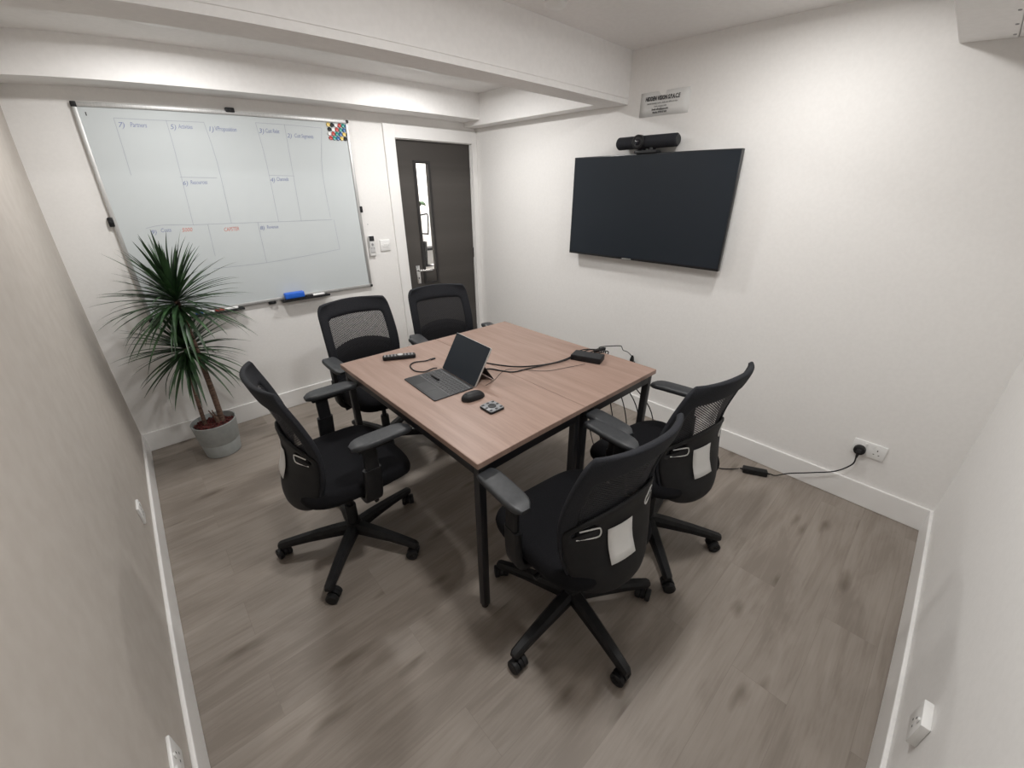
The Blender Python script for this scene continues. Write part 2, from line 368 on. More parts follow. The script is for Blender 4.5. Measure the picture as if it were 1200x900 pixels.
# ------------------------------------------------------------------ ceiling downlights
def downlight(x, y, z, label, power, col=(1,.988,.97)):
    t = thing('ceiling_light', label, 'ceiling light', (x,y,z), 0, 'round ceiling lights')
    bm = B(); lathe(bm, [(.090,-.010),(.094,-.016),(.130,-.020),(.176,-.024),(.186,-.020),(.190,-.001)], 56, caps=False); obj('trim_ring', bm, M['white_plastic'], t, 50)
    bm = B(); lathe(bm, [(.091,-.006),(.091,-.012)], 32); obj('lamp_lens', bm, M['lampglow'], t, 30)
    ld = bpy.data.lights.new('lamp','AREA'); ld.shape = 'DISK'; ld.size = .17; ld.energy = power; ld.color = col
    lo = bpy.data.objects.new('lamp', ld); COL.objects.link(lo); lo.parent = t; lo.location = (0,0,-.018)
    return t
E0 = 20
downlight(.68,-.765,HB,'shallow round white ceiling light on the back ceiling bay, above the potted plant end', 11)
downlight(2.04,-.765,HB,'shallow round white ceiling light on the back ceiling bay, above the door end', 14)
downlight(2.28,-2.66,HC,'shallow round white ceiling light on the front ceiling bay nearest the screen wall', 7.6)
downlight(1.15,-2.72,HC,'shallow round white ceiling light on the front ceiling bay nearest the left wall', 15.5)
ld = bpy.data.lights.new('corridor_fill','AREA'); ld.energy = 55; ld.size = .8; ld.color=(1,.97,.93)  # unseen area light, added to brighten the corridor behind the door glass
lo = bpy.data.objects.new('corridor_fill', ld); COL.objects.link(lo); lo.location = (2.9,.75,2.38)
# smoke detector style disc near the beam
bm = B(); lathe(bm, [(.05,HC-.001),(.05,HC-.02),(.035,HC-.035),(.01,HC-.038)], 28, 2.03, -1.74); tag(obj('smoke_detector', bm, M['white_plastic'], None, 40), 'white round detector on the front ceiling beside the main beam', 'smoke detector')

# ------------------------------------------------------------------ whiteboard
X0,X1,Z0,Z1 = .273,1.752,.856,2.038
wb = thing('whiteboard', 'large whiteboard in an aluminium frame with a planning grid drawn in marker', 'whiteboard', (X0,0,Z0))
def wobj(name, bm, m, parent=wb, smooth=None):
    bmesh.ops.translate(bm, verts=bm.verts, vec=(-X0,0,-Z0)); return obj(name, bm, m, parent, smooth)
bm = B(); box(bm, X0+.01,X1-.01,-.014,-.002,Z0+.01,Z1-.01); wobj('writing_surface', bm, M['whiteboard'])
bm = B(); fw = .022
for a in ((X0,X1,Z1-fw,Z1),(X0,X1,Z0,Z0+fw),(X0,X0+fw,Z0+fw,Z1-fw),(X1-fw,X1,Z0+fw,Z1-fw)): box(bm, a[0],a[1],-.022,-.001,a[2],a[3],.004,2)
wobj('frame', bm, M['alu'], smooth=40)
for x, z in ((X0,Z1),(X1,Z1),(X0,Z0),(X1,Z0)):
    sx_ = 1 if x == X0 else -1; sz_ = 1 if z == Z0 else -1; s_ = .024 if x == X0 else .018
    xs = sorted((x-.002*sx_, x+s_*sx_)); zs = sorted((z-.002*sz_, z+s_*sz_))
    bm = B(); box(bm, xs[0],xs[1],-.025,-.001,zs[0],zs[1],.004,2); wobj('corner_cap', bm, M['black_plastic'], smooth=40)
for x, z, w_, h_ in ((1.012,Z1+.004,.05,.026),(X0-.004,1.447,.026,.05),(X1+.004,1.447,.022,.045),(.985,Z0-.006,.05,.022)):
    bm = B(); box(bm, x-w_/2,x+w_/2,-.027,-.001,z-h_/2,z+h_/2,.005,2); cl = wobj('wall_clip', bm, M['black_plastic'], smooth=40)
    bm = B(); lathe(bm, [(.006,0),(.005,.002)], 12, mtx=TR((x,-.027,z),(PI/2,0,0))); wobj('screw_cap', bm, M['dark_grey'], cl)
YB = -.0146
def stroke(bm, pts, w=.0016):
    P = [Vector((p[0],p[1])) for p in pts]; vs = []
    for i, p in enumerate(P):
        t_ = (P[min(i+1,len(P)-1)]-P[max(i-1,0)]).normalized(); n_ = Vector((-t_.y,t_.x))*w
        vs.append((bm.verts.new((p.x+n_.x,YB,p.y+n_.y)), bm.verts.new((p.x-n_.x,YB,p.y-n_.y))))
    for a, b in zip(vs, vs[1:]): bm.faces.new((a[0],b[0],b[1],a[1]))
bm = B()
for l in ([(.435,1.969),(.434,1.815),(.431,1.685)], [(.672,1.97),(.672,1.795),(.657,1.400)], [(.858,1.97),(.875,1.751),(.866,1.396)], [(1.143,1.983),(1.157,1.756),(1.152,1.389)],
          [(1.316,1.985),(1.311,1.708),(1.302,1.382)], [(1.558,1.976),(1.513,1.711),(1.513,1.401)], [(.416,1.400),(.5,1.412),(.66,1.402),(.86,1.397),(1.2,1.388),(1.522,1.384)],
          [(.66,1.672),(.853,1.665)], [(1.155,1.680),(1.316,1.676)], [(.734,1.400),(.724,1.205)], [(1.021,1.393),(1.015,1.128)], [(1.534,1.382),(1.539,1.170)], [(.694,1.127),(1.015,1.128),(1.3,1.147),(1.538,1.170)],
          [(.435,1.969),(.58,1.967),(.858,1.968)], [(1.143,1.983),(1.38,1.982),(1.558,1.978)]):
    stroke(bm, smoothpath([(p[0],p[1],0) for p in l], 4), .0013)
wobj('drawn_grid', bm, M['grey_marker'])
def write(items, m, name):
    for s, x, z, size, st in items:
        mtx = Matrix.Translation((x,YB,z)) @ Euler((PI/2,0,random.uniform(-.0,.0))).to_matrix().to_4x4()
        wobj(name, text_bm(s, size*.86, mtx, 0, .25, .95, stretch=st*1.1), M[m])
write([('7)',.442,1.925,.042,1),('Partners',.497,1.928,.040,.62),('5)',.680,1.925,.042,1),('Activities',.722,1.930,.038,.56),('1)',.868,1.922,.044,1),('VProposition',.905,1.926,.042,.60),
       ('3)',1.150,1.926,.044,1),('Cust Relat',1.190,1.930,.040,.56),('2)',1.318,1.908,.042,1),('Cust Segments',1.365,1.911,.040,.58),('6)',.662,1.628,.040,1),('Resources',.704,1.632,.038,.62),
       ('4)',1.155,1.640,.042,1),('Channels',1.195,1.645,.040,.58),('9)',.432,1.365,.040,1),('Costs',.482,1.372,.038,.66),('8)',1.024,1.345,.040,1),('Revenue',1.068,1.348,.038,.62)], 'blue_marker', 'handwriting')
write([('5000',.588,1.365,.038,.8),('CAPSTER',.812,1.350,.040,.60)], 'red_marker', 'handwriting')
bm = B(); box(bm, .321,.326,YB-.0004,YB,1.975,1.992); wobj('ink_mark', bm, M['ink'])
# pen ledges clipped under the frame
for xa, xb in ((.36,.80),(1.045,1.385)):
    bm = B(); box(bm, xa,xb,-.062,-.002,Z0-.012,Z0-.004,.002,1); box(bm, xa,xb,-.064,-.060,Z0-.012,Z0+.004,.001,1); wobj('pen_ledge', bm, M['steel_black' if xa > 1 else 'dark_grey'])
def marker(x0, x1, z, body, cap, label, y=-.040):
    t = thing('marker_pen', label, 'marker pen', (x0,y,z), 0, 'marker pens on the whiteboard ledges')
    ln_ = x1-x0; R_ = TR((0,0,0),(0,PI/2,0))
    bm = B(); lathe(bm, [(.0075,ln_*.38),(.009,ln_*.39),(.009,ln_*.97),(.007,ln_)], 14, mtx=R_); obj('barrel', bm, M[body], t, 40)
    bm = B(); lathe(bm, [(.007,0),(.0095,.004),(.0098,ln_*.37),(.009,ln_*.38)], 14, mtx=R_); obj('cap', bm, M[cap], t, 40)
    return t
zt = Z0-.004+.0098
marker(.63,.765,zt,'white_plastic','red','white marker pen with a red cap on the left ledge under the whiteboard')
marker(.52,.625,zt,'white_plastic','blue','white marker pen with a dark blue cap on the left ledge behind the plant leaves')
marker(.38,.51,zt,'white_plastic','teal','white marker pen with a green cap on the left ledge behind the plant leaves')
marker(1.212,1.352,zt,'white_plastic','black_plastic','white marker pen with a black cap beside the blue eraser')
t = thing('board_eraser', 'blue whiteboard eraser on the right pen ledge', 'eraser', (1.136,-.0445,Z0-.004))
bm = B(); box(bm, -.068,.068,-.0205,.0205,.011,.055,.008,3); obj('eraser_body', bm, M['eraser'], t, 40)
bm = B(); box(bm, -.066,.066,-.019,.019,0,.012,.001,1); obj('felt_pad', bm, M['fabric'], t)
# magnets
seq = ['yellow','black','white','red','green','blue','yellow','black','white','red']
mm = {'yellow':'yellow','black':'black_plastic','white':'white_plastic','red':'red','green':'teal','blue':'blue'}
bm = B(); lathe(bm, [(.0126,0),(.0130,.002),(.0128,.0055),(.0112,.0072),(.0100,.0066),(.0,.0066)][:5], 22); proto_me = None
proto = obj('round_magnet', bm, M['red'], None, 40)
rows = ['top','second','third','bottom']
first = True
for r in range(4):
    for c in range(6):
        cname = seq[r+c]
        o = proto if first else proto.copy()
        if not first: COL.objects.link(o)
        o.data = proto.data.copy() if not first else o.data; first = False
        o.data.materials[0] = M[mm[cname]]
        o.location = (1.607+c*.0262+(r%2)*.004, -.0145, 2.002-r*.0272); o.rotation_euler = (PI/2,0,0)
        dup_ = [seq[r+k_] for k_ in range(6)].count(cname)
        tag(o, '%s round magnet in the %s row of the magnet cluster on the whiteboard' % (cname, rows[r]), 'magnet', 'round magnets at the whiteboard corner')

# ------------------------------------------------------------------ remote in holder, light switch
t = thing('remote_control', 'small air conditioning remote in a wall holder right of the whiteboard', 'remote control', (1.803,0,1.10))
bm = B(); box(bm, -.025,.025,-.020,0,-.005,.055,.004,2); obj('holder', bm, M['white_plastic'], t, 40)
bm = B(); box(bm, -.022,.022,-.026,-.006,.02,.15,.006,3); obj('remote_body', bm, mat('light grey plastic',(.62,.62,.62),.4), t, 40)
bm = B(); box(bm, -.020,.020,-.0275,-.0255,.110,.148,.001,1); obj('display', bm, M['dark_grey'], t)
for r_, x_, z_ in ((.009,0,.085),(.004,-.010,.058),(.004,.010,.058)):
    bm = B(); lathe(bm, [(r_,0),(r_,.003),(r_*.7,.004)], 16, mtx=TR((x_,-.0258,z_),(PI/2,0,0))); obj('button', bm, M['grey_plastic'], t)
t = thing('light_switch', 'square white light switch between the whiteboard and the door', 'light switch', (1.921,0,1.168))
bm = B(); box(bm, -.043,.043,-.010,0,-.043,.043,.003,2); obj('plate', bm, M['white_plastic'], t, 40)
for s in (-.017,.0,.017):
    bm = B(); box(bm, s-.0065,s+.0065,-.0135,-.010,-.012,.012,.001,1); obj('rocker', bm, M['white_plastic'], t)
for s in (-.030,.030):
    bm = B(); lathe(bm, [(.003,0),(.0025,.001)], 10, mtx=TR((s,-.010,0),(PI/2,0,0))); obj('screw', bm, M['alu'], t)
bm = B(); lathe(bm, [(.004,0),(.003,.002)], 10, mtx=TR((1.80,0,1.335),(PI/2,0,0))); tag(obj('wall_plug', bm, M['grey_plastic']), 'tiny grey screw in the wall above the small remote', 'screw')

# ------------------------------------------------------------------ TV, camera bar, notice
TY0,TY1,TZ0,TZ1 = -2.356,-1.228,1.149,1.786; TX = W-.08
tv = thing('television', 'large flat television, switched off, mounted on the right wall', 'television', (TX,(TY0+TY1)/2,TZ0))
hw = (TY1-TY0)/2; hh = TZ1-TZ0
bm = B(); box(bm, 0,.030,-hw,hw,0,hh,.003,2); obj('casing', bm, M['tv_edge'], tv, 40)
bm = B(); box(bm, -.0012,.001,-hw+.006,hw-.006,.014,hh-.006); obj('screen', bm, M['tv_panel'], tv)
bm = B(); box(bm, .030,.052,-hw+.22,hw-.22,.06,hh-.2,.006,2); obj('rear_housing', bm, M['black_plastic'], tv, 40)
bm = B(); box(bm, .052,.0795,-.22,.22,.16,.36,.002,1); obj('wall_bracket', bm, M['steel_black'], tv)
bm = B(); box(bm, -.0018,-.0008,.02,.09,.003,.009); obj('maker_badge', bm, M['alu'], tv)
cb = thing('conference_camera', 'black video conference camera bar on top of the television', 'camera', (TX+.015,-1.775,TZ1))
prof = [( .050*math.cos(a)*(.9), .036*math.sin(a)) for a in [2*PI*i/20 for i in range(20)]]
bm = B(); tube(bm, [(0,-.200,.062),(0,-.192,.062),(0,-.07,.062),(0,.07,.062),(0,.192,.062),(0,.200,.062)], [.80,1,1,1,1,.80], prof=prof); obj('speaker_body', bm, M['fabric_border'], cb, 50)
bm = B(); lathe(bm, [(.040,-.003),(.041,.0),(.040,.030),(.030,.036),(.028,.034)], 28, mtx=TR((-.020,.035,.060),(0,-PI/2,0))); lh = obj('lens_housing', bm, M['black_plastic'], cb, 40)
bm = B(); lathe(bm, [(.018,0),(.017,.006),(.010,.009),(.003,.010)], 20, mtx=TR((-.054,.035,.060),(0,-PI/2,0))); obj('lens', bm, M['lens'], lh, 40)
for s in (-.2005,.2005):
    bm = B(); lathe(bm, [(.026,-.003),(.028,0),(.026,.003)], 20, mtx=TR((0,s,.062),(PI/2,0,0))); obj('end_cap', bm, M['dark_grey'], cb, 40)
bm = B(); box(bm, -.032,.03,-.085,.065,0,.016,.004,2); box(bm, -.02,.02,-.055,-.03,.012,.034,.002,1); box(bm, -.02,.02,.015,.05,.012,.034,.002,1); obj('mounting_foot', bm, M['dark_grey'], cb, 40)
# notice
GY1,GY0,GZ1,GZ0 = -1.660,-1.978,2.118,1.990
t = thing('wall_notice', 'white printed paper notice taped to the wall above the television', 'notice', (W,(GY0+GY1)/2,GZ0))
bm = B(); hw2 = (GY1-GY0)/2
n_ = 8
vs = [[bm.verts.new((-.002-.003*math.sin(i*1.3)*(j/3.), hw2-2*hw2*i/n_, (GZ1-GZ0)*j/3)) for j in range(4)] for i in range(n_+1)]
for i in range(n_):
    for j in range(3): bm.faces.new((vs[i][j],vs[i+1][j],vs[i+1][j+1],vs[i][j+1]))
pp = obj('paper_sheet', bm, M['paper'], t); bake(pp, 0, .0004, -1)
def wtext(s, size, z, yoff=0, stretch=1, bold=0., shear=.0):
    mtx = Matrix.Translation((-.0065,yoff,z)) @ Euler((PI/2,0,-PI/2)).to_matrix().to_4x4()
    return text_bm(s, size, mtx, .0002, shear, 1., 'CENTER', stretch, bold)
bm = B(); merge(bm, wtext('HIDDEN VISION S.P.A.C.E', .030, .082, .012, .66, .0012, .1)); 
merge(bm, wtext('Shared meeting rooms, desks and offices to hire', .013, .063, .010, .78)); merge(bm, wtext('www.ourspace.info', .013, .047, .020, .8)); merge(bm, wtext('Email: office@space.info', .013, .031, .020, .85, .0004)); merge(bm, wtext('Mobile: 0700 07 000', .013, .015, .020, .85, .0004))
obj('printed_text', bm, M['ink'], t)

# ------------------------------------------------------------------ sockets, plugs, floor brick
def socket(label, loc, rz, double=True, name='wall_socket', dp=.010):
    """UK socket plate: local x along the wall, -y out of the wall"""
    t = thing(name, label, 'wall socket', loc, rz, 'white wall sockets'); w = .073 if double else .043
    bm = B(); box(bm, -w,w,-dp,0,-.043,.043,.003,2); obj('plate', bm, M['white_plastic'], t, 40)
    q = -(dp-.010)
    for cx in ((-.036,.036) if double else (0,)):
        bm = B(); box(bm, cx*1.0-.005+(.018 if cx<0 else -.018 if cx>0 else .02),cx+.005+(.018 if cx<0 else -.018 if cx>0 else .02),-.0145+q,-.010+q,.018,.036,.0015,1); obj('switch_rocker', bm, M['white_plastic'], t)
        bm = B(); box(bm, cx-.0022,cx+.0022,-.0104+q,-.0096+q,.006,.014); box(bm, cx-.0145,cx-.008,-.0104+q,-.0096+q,-.016,-.012); box(bm, cx+.008,cx+.0145,-.0104+q,-.0096+q,-.016,-.012); obj('pin_holes', bm, M['ink'], t)
    return t
socket('double white wall socket holding the round black plug, right end of screen wall', (W,-3.315,.342), -PI/2)
socket('double white wall socket low on the screen wall behind the table', (W,-1.90,.342), -PI/2)
socket('single white socket low on the left wall, the one nearer the whiteboard', (0,-1.205,.308), PI/2, False)
socket('double white socket low on the left wall, at the lower edge of the photo', (0,-2.398,.282), PI/2)
socket('single surface mounted white socket low on the front wall', (1.447,-D,.362), PI, False, dp=.022)
def plug(label, loc, rz):
    t = thing('power_plug', label, 'plug', loc, rz)
    bm = B(); o_ = [(.027*math.cos(a), .026*math.sin(a)) for a in [2*PI*i/24 for i in range(24)]]
    prism(bm, o_, 0, .034, .008, mtx=TR((0,0,0),(PI/2,0,0)), seg=3); obj('plug_body', bm, M['black_plastic'], t, 40)
    bm = B(); box(bm, -.012,.012,-.037,-.033,-.012,.012,.002,1); obj('fuse_cover', bm, M['dark_grey'], t)
    bm = B(); tube(bm, [(0,-.020,-.022),(0,-.021,-.038),(0,-.022,-.050)], [.008,.006,.0045], 10); obj('strain_relief', bm, M['black_plastic'], t, 50)
    return t
plug('round black plug in the double socket at the right end of the screen wall', (W-.0105,-3.279,.334), -PI/2)
t = thing('power_brick', 'black inline power adaptor lying on the floor by the screen wall', 'power adaptor', (2.775,-2.862,0), math.atan2(-.127,.063))
bm = B(); box(bm, -.068,.068,-.021,.021,.001,.036,.005,2); obj('casing', bm, M['black_plastic'], t, 40)
for s in (-1,1):
    bm = B(); tube(bm, [(s*.066,0,.018),(s*.085,0,.018)], [.007,.004], 10); obj('strain_relief', bm, M['black_plastic'], t, 50)
def cable(pts, r, label, name='power_cable', cat='cable', m='black_plastic', sm=8, group=None):
    bm = B(); tube(bm, pts, r, 8, sm); o = obj(name, bm, M[m], None, 60); return tag(o, label, cat, group)
cable([(W-.034,-3.279,.284),(W-.04,-3.275,.24),(W-.05,-3.22,.17),(W-.055,-3.12,.105),(W-.07,-3.02,.05),(2.835,-2.965,.012),(2.816,-2.938,.018)], .0036, 'thin black cable from the wall plug down to the floor adaptor')
cable([(2.735,-2.783,.016),(2.71,-2.75,.006),(2.66,-2.69,.005),(2.60,-2.55,.005),(2.62,-2.35,.005),(2.66,-2.1,.005)], .003, 'thin black cable running along the floor from the adaptor towards the table')
# plug and leads at the socket behind the table
t = thing('cable_adaptor', 'black plug adaptor standing up just beyond the far right table edge', 'plug adaptor', (W-.0105,-1.868,.36), -PI/2)
bm = B(); box(bm, -.018,.018,-.045,0,-.03,.055,.006,2); obj('casing', bm, M['black_plastic'], t, 40)
bm = B(); lathe(bm, [(.014,0),(.016,.01),(.012,.035),(.005,.05)], 14, 0,-.024, mtx=TR((0,0,.055))); obj('top_plug', bm, M['black_plastic'], t, 40)

# ------------------------------------------------------------------ tables
TXA, TXB, TYA, TYB, TH, TT = .972, 2.135, -2.432, -1.263, .760, .025
XS = 1.556
def table(x0, x1, label):
    cx = (x0+x1)/2
    t = thing('meeting_table', label, 'table', (cx,(TYA+TYB)/2,0), 0, 'two meeting tables pushed together')
    hx = (x1-x0)/2; hy = (TYB-TYA)/2
    bm = B(); box(bm, -hx,hx,-hy,hy,TH-TT,TH,.002,1); obj('tabletop', bm, M['table'], t)
    i_ = .012; zt_ = TH-TT-.001
    bm = B()
    for y in (-hy+i_, hy-i_-.025): box(bm, -hx+i_+.03,hx-i_-.03,y,y+.025,zt_-.045,zt_,.002,1)
    for x in (-hx+i_, hx-i_-.025): box(bm, x,x+.025,-hy+i_+.03,hy-i_-.03,zt_-.045,zt_,.002,1)
    obj('under_frame', bm, M['steel_black'], t)
    for sx_ in (-1,1):
        for sy_ in (-1,1):
            x = sx_*(hx-i_-.016); y = sy_*(hy-i_-.016)
            bm = B(); box(bm, x-.016,x+.016,y-.016,y+.016,.010,zt_,.003,2); lg = obj('leg', bm, M['steel_black'], t, 40)
            bm = B(); lathe(bm, [(.013,0),(.015,.002),(.015,.011)], 14, x, y); obj('foot', bm, M['black_plastic'], lg, 40)
    return t
table(TXA, XS-.001, 'wood topped meeting table with black legs, the left one, carrying the laptop')
table(XS+.001, TXB, 'wood topped meeting table with black legs, the right one, nearest the screen wall')

# ------------------------------------------------------------------ things on the tables
Tz = TH+.0003
# detachable laptop: keyboard corners (1.123,-1.692) (1.119,-1.958) (1.304,-1.972)
ang = math.atan2(-.301+.0, -.021)  # local +x runs along the hinge towards the camera side
lt = thing('laptop', 'slim detachable laptop standing open on its kickstand on the table', 'laptop', (1.318,-1.822,Tz), math.radians(-93))
# local: x along hinge (right side = +x), y: away from user = +y ; user sits on the left of the table
KW, KD = .292, .205
bm = B(); prism(bm, rrect(KW,KD,.006), 0, .005, .001, mtx=TR((0,-KD/2,0))); kb = obj('keyboard_cover', bm, M['dark_grey'], lt, 40)
bm = B()
for r in range(6):
    nk = 14 if r < 5 else 9; y = -.018-r*.0178
    xs = [(-KW/2+.012+i*(KW-.024)/nk, -KW/2+.012+(i+1)*(KW-.024)/nk) for i in range(nk)]
    if r == 5: 
        u = (KW-.024)/14; xs = [(-KW/2+.012+a*u, -KW/2+.012+b*u) for a, b in ((0,1),(1,2),(2,3),(3,4.2),(4.2,9.4),(9.4,10.6),(10.6,11.8),(11.8,12.9),(12.9,14))]
    for a, b in xs: box(bm, a+.0015,b-.0015,y-.0160,y-.0015,.0051,.0066)
obj('keys', bm, M['laptop_key'], kb)
bm = B(); box(bm, -KW/2+.010,KW/2-.010,-.128,-.014,.0049,.0053); obj('key_bed', bm, M['keyline'], kb)
bm = B(); box(bm, -.05,.05,-.195,-.138,.0050,.0056,.0003,1); obj('touchpad', bm, M['laptop_key'], kb)
tilt = math.radians(31)
mt = TR((0,.004,.004),(-tilt,0,0))
bm = B(); prism(bm, rrect(KW,.201,.006), 0,.009,.0015, mtx=mt @ TR((0,.009,.1005),(PI/2,0,0))); sl = obj('tablet', bm, M['alu'], lt, 40)
bm = B(); prism(bm, rrect(KW-.003,.198,.005), 0,.0008, mtx=mt @ TR((0,.0005,.1005),(PI/2,0,0))); obj('screen', bm, M['tv_panel'], sl)
ks = TR((0,.004+.009+.105*math.sin(tilt),.004+.105*math.cos(tilt)),(math.radians(33),0,0))
bm = B(); box(bm, -KW/2+.012,KW/2-.012,0,.003,-.108,0,.001,1, mtx=ks); obj('kickstand', bm, M['dark_grey'], lt)
bm = B(); tube(bm, [(-.090,-.088,.011),(-.020,-.088,.011)], .0042, 10); sty = obj('stylus', bm, M['black_plastic'], None, 60); sty.location = lt.location; sty.rotation_euler = lt.rotation_euler; tag(sty, 'slim black stylus lying across the laptop keyboard', 'stylus')
# mouse
t = thing('computer_mouse', 'black cordless mouse on the table beside the laptop', 'mouse', (1.248,-2.045,Tz), math.radians(-6))
bm = B(); rings = []
for i in range(9):
    a = i/8*PI/2; s = math.cos(a)**.6 if i < 8 else .05; z = .030*math.sin(a)
    rings.append([bm.verts.new((.056*s*math.copysign(abs(math.cos(th))**.8,math.cos(th))+ -.004*math.sin(a), .031*s*math.copysign(abs(math.sin(th))**.85,math.sin(th)), .002+z)) for th in [2*PI*k_/28 for k_ in range(28)]])
for a, b in zip(rings, rings[1:]):
    for k_ in range(28): bm.faces.new((a[k_],a[(k_+1)%28],b[(k_+1)%28],b[k_]))
bm.faces.new(rings[0][::-1]); bm.faces.new(rings[-1]); obj('mouse_shell', bm, M['black_plastic'], t, 60)
bm = B(); lathe(bm, [(.006,-.003),(.0075,-.002),(.0075,.002),(.006,.003)], 16, mtx=TR((-.032,0,.024),(PI/2,0,0))); obj('scroll_wheel', bm, M['black_plastic'], t, 40)
bm = B(); prism(bm, [(p[0]*1.0,p[1]) for p in rrect(.100,.056,.026)], 0, .0025); obj('base_plate', bm, M['black_plastic'], t)
# square control pad
t = thing('control_pad', 'small square grey remote with round dial next to the mouse', 'remote control', (1.249,-2.175,Tz), math.radians(-1))
bm = B(); prism(bm, rrect(.078,.084,.012), 0, .010, .003); obj('pad_base', bm, M['black_plastic'], t, 40)
bm = B(); prism(bm, rrect(.073,.079,.010), .010, .0125, .001); obj('top_panel', bm, mat('mid grey panel',(.22,.225,.235),.4), t, 40)
bm = B(); lathe(bm, [(.018,.0125),(.018,.0145),(.016,.015),(.010,.0148),(.009,.0135)], 28); obj('dial', bm, M['dark_grey'], t, 30)
bm = B()
for x, y in ((-.027,.028),(0,.030),(.027,.028),(-.027,-.028),(0,-.030),(.027,-.028),(-.029,0),(.029,0)):
    bm = B(); prism(bm, rrect(.013,.009,.003), .0125,.0140, mtx=TR((x,y,0))); obj('button', bm, M['laptop_key'], t)
# long black remote
t = thing('television_remote', 'long black remote control near the far left table edge', 'remote control', (1.238,-1.404,Tz), math.atan2(-.071,.150))
bm = B(); prism(bm, rrect(.172,.040,.014), 0, .022, .006, seg=3); obj('remote_body', bm, M['black_plastic'], t, 40)
bm = B()
for i in range(9):
    for j in (-.011,0,.011):
        if i in (4,5): continue
        bm = B(); prism(bm, rrect(.009,.006,.002), .022,.0238, mtx=TR((-.072+i*.0175,j,0))); obj('button', bm, M['grey_plastic'], t)
bm = B(); lathe(bm, [(.015,.022),(.015,.0245),(.012,.025)], 22, .006,0); obj('round_pad', bm, M['alu'], t, 30)
# loose short lead
cable([(1.352,-1.535,Tz+.006),(1.320,-1.535,Tz+.004),(1.262,-1.514,Tz+.004),(1.222,-1.545,Tz+.004),(1.210,-1.615,Tz+.004),(1.240,-1.655,Tz+.004),(1.290,-1.650,Tz+.005),(1.305,-1.668,Tz+.009)], .0032, 'short thin black lead curling on the table left of the laptop', 'usb_lead')
bm = B(); box(bm, -.014,.014,-.0055,.0055,0,.007,.001,1); o = obj('usb_connector', bm, M['black_plastic']); o.location = (1.364,-1.535,Tz); tag(o, 'tiny black connector at the loose end of the short lead', 'connector')
# hub brick and its cables
t = thing('cable_hub', 'black rectangular connection box near the right edge of the table', 'adaptor', (1.985,-2.112,Tz), math.atan2(-.155,.045+.01))
bm = B(); box(bm, -.082,.082,-.042,.042,0,.030,.004,2); obj('casing', bm, M['black_plastic'], t, 40)
bm = B(); box(bm, -.078,.078,-.038,.038,.030,.0312,.0005,1); obj('top_label', bm, M['dark_grey'], t)
for y in (-.04,-.01,.02):
    bm = B(); box(bm, y,y+.012,.0415,.0425,.008,.018); obj('port', bm, M['grey_plastic'], t)
G = 'black cables across the table'
cable([(1.395,-1.735,Tz+.085),(1.46,-1.74,Tz+.05),(1.53,-1.76,Tz+.008),(1.613,-1.90,Tz+.004),(1.70,-1.975,Tz+.004),(1.80,-2.02,Tz+.004),(1.90,-2.035,Tz+.005),(1.965,-2.035,Tz+.012)], .0034, 'black cable from the laptop to the connection box, the upper of the two', 'signal_cable', group=G)
cable([(1.375,-1.93,Tz+.070),(1.42,-1.90,Tz+.045),(1.474,-1.842,Tz+.010),(1.515,-1.86,Tz+.004),(1.565,-1.955,Tz+.004),(1.66,-1.985,Tz+.004),(1.78,-2.028,Tz+.009),(1.88,-2.052,Tz+.009),(1.95,-2.05,Tz+.014)], .0034, 'black cable from the laptop to the connection box, the lower bowing one', 'signal_cable', group=G)
cable([(1.37,-1.985,Tz+.0025),(1.44,-1.965,Tz+.002),(1.53,-1.92,Tz+.002),(1.60,-1.93,Tz+.003),(1.70,-2.06,Tz+.002),(1.82,-2.11,Tz+.002),(1.915,-2.15,Tz+.006)], .0011, 'hair thin dark lead lying loose on the table right of the laptop', 'thin_lead', m='dark_grey')
for i, (a, b) in enumerate((((2.00,-2.020,Tz+.014),(2.158,-2.075,Tz+.012)),((2.02,-2.045,Tz+.016),(2.158,-2.095,Tz+.016)),((2.035,-2.075,Tz+.014),(2.160,-2.110,Tz+.010)),((2.045,-2.115,Tz+.014),(2.160,-2.130,Tz+.010)))):
    zz = (.30,.12,.05,.20)[i]
    cable([a, (a[0]+.05,a[1]-.02,Tz+.022), (2.115,b[1]+.004,Tz+.014), (2.15,b[1],Tz+.006), (2.170+.004*i,b[1]-.01,Tz-.06), (2.19+.03*i,b[1]-.08-.05*i,.45), (2.24+.05*i,b[1]-.12-.03*i,.16), (2.34+.06*i,b[1]-.05+.02*i,.006),(2.55+.05*i,b[1]+.05,.006)], .0032,
          'black cable leaving the connection box and hanging over the table edge to the floor', 'power_cable', group='cables hanging off the right table edge')
bm = B(); tube(bm, [(2.085,-2.082,Tz+.014),(2.135,-2.098,Tz+.018),(2.150,-2.108,Tz+.016)], .010, 10, 3); tag(obj('cable_sleeve', bm, M['black_plastic'], None, 60), 'black wrap bundling cables at the right edge of the table', 'cable wrap')
cable([(2.158,-2.06,Tz+.010),(2.20,-2.06,Tz+.006),(2.32,-2.09,.748),(2.45,-2.03,.69),(2.60,-1.955,.608),(2.75,-1.90,.540),(2.85,-1.868,.485),(2.885,-1.866,.455)], .0028, 'thin black lead from the table edge to the plug on the screen wall')
for i, (x, y, xa, ya) in enumerate(((1.96,-2.10,1.93,-2.12),(2.03,-2.16,2.05,-2.26),(2.09,-1.98,2.2,-2.1))):
    cable([(x,y,TH-TT-.004),(x+.004,y-.004,.5),((x+xa)/2+.01,(y+ya)/2,.25),(xa,ya,.007),(xa+.12,ya+.05,.006)], .003, 'black cable hanging straight down under the right table to the floor', 'power_cable', group='cables hanging under the right table')

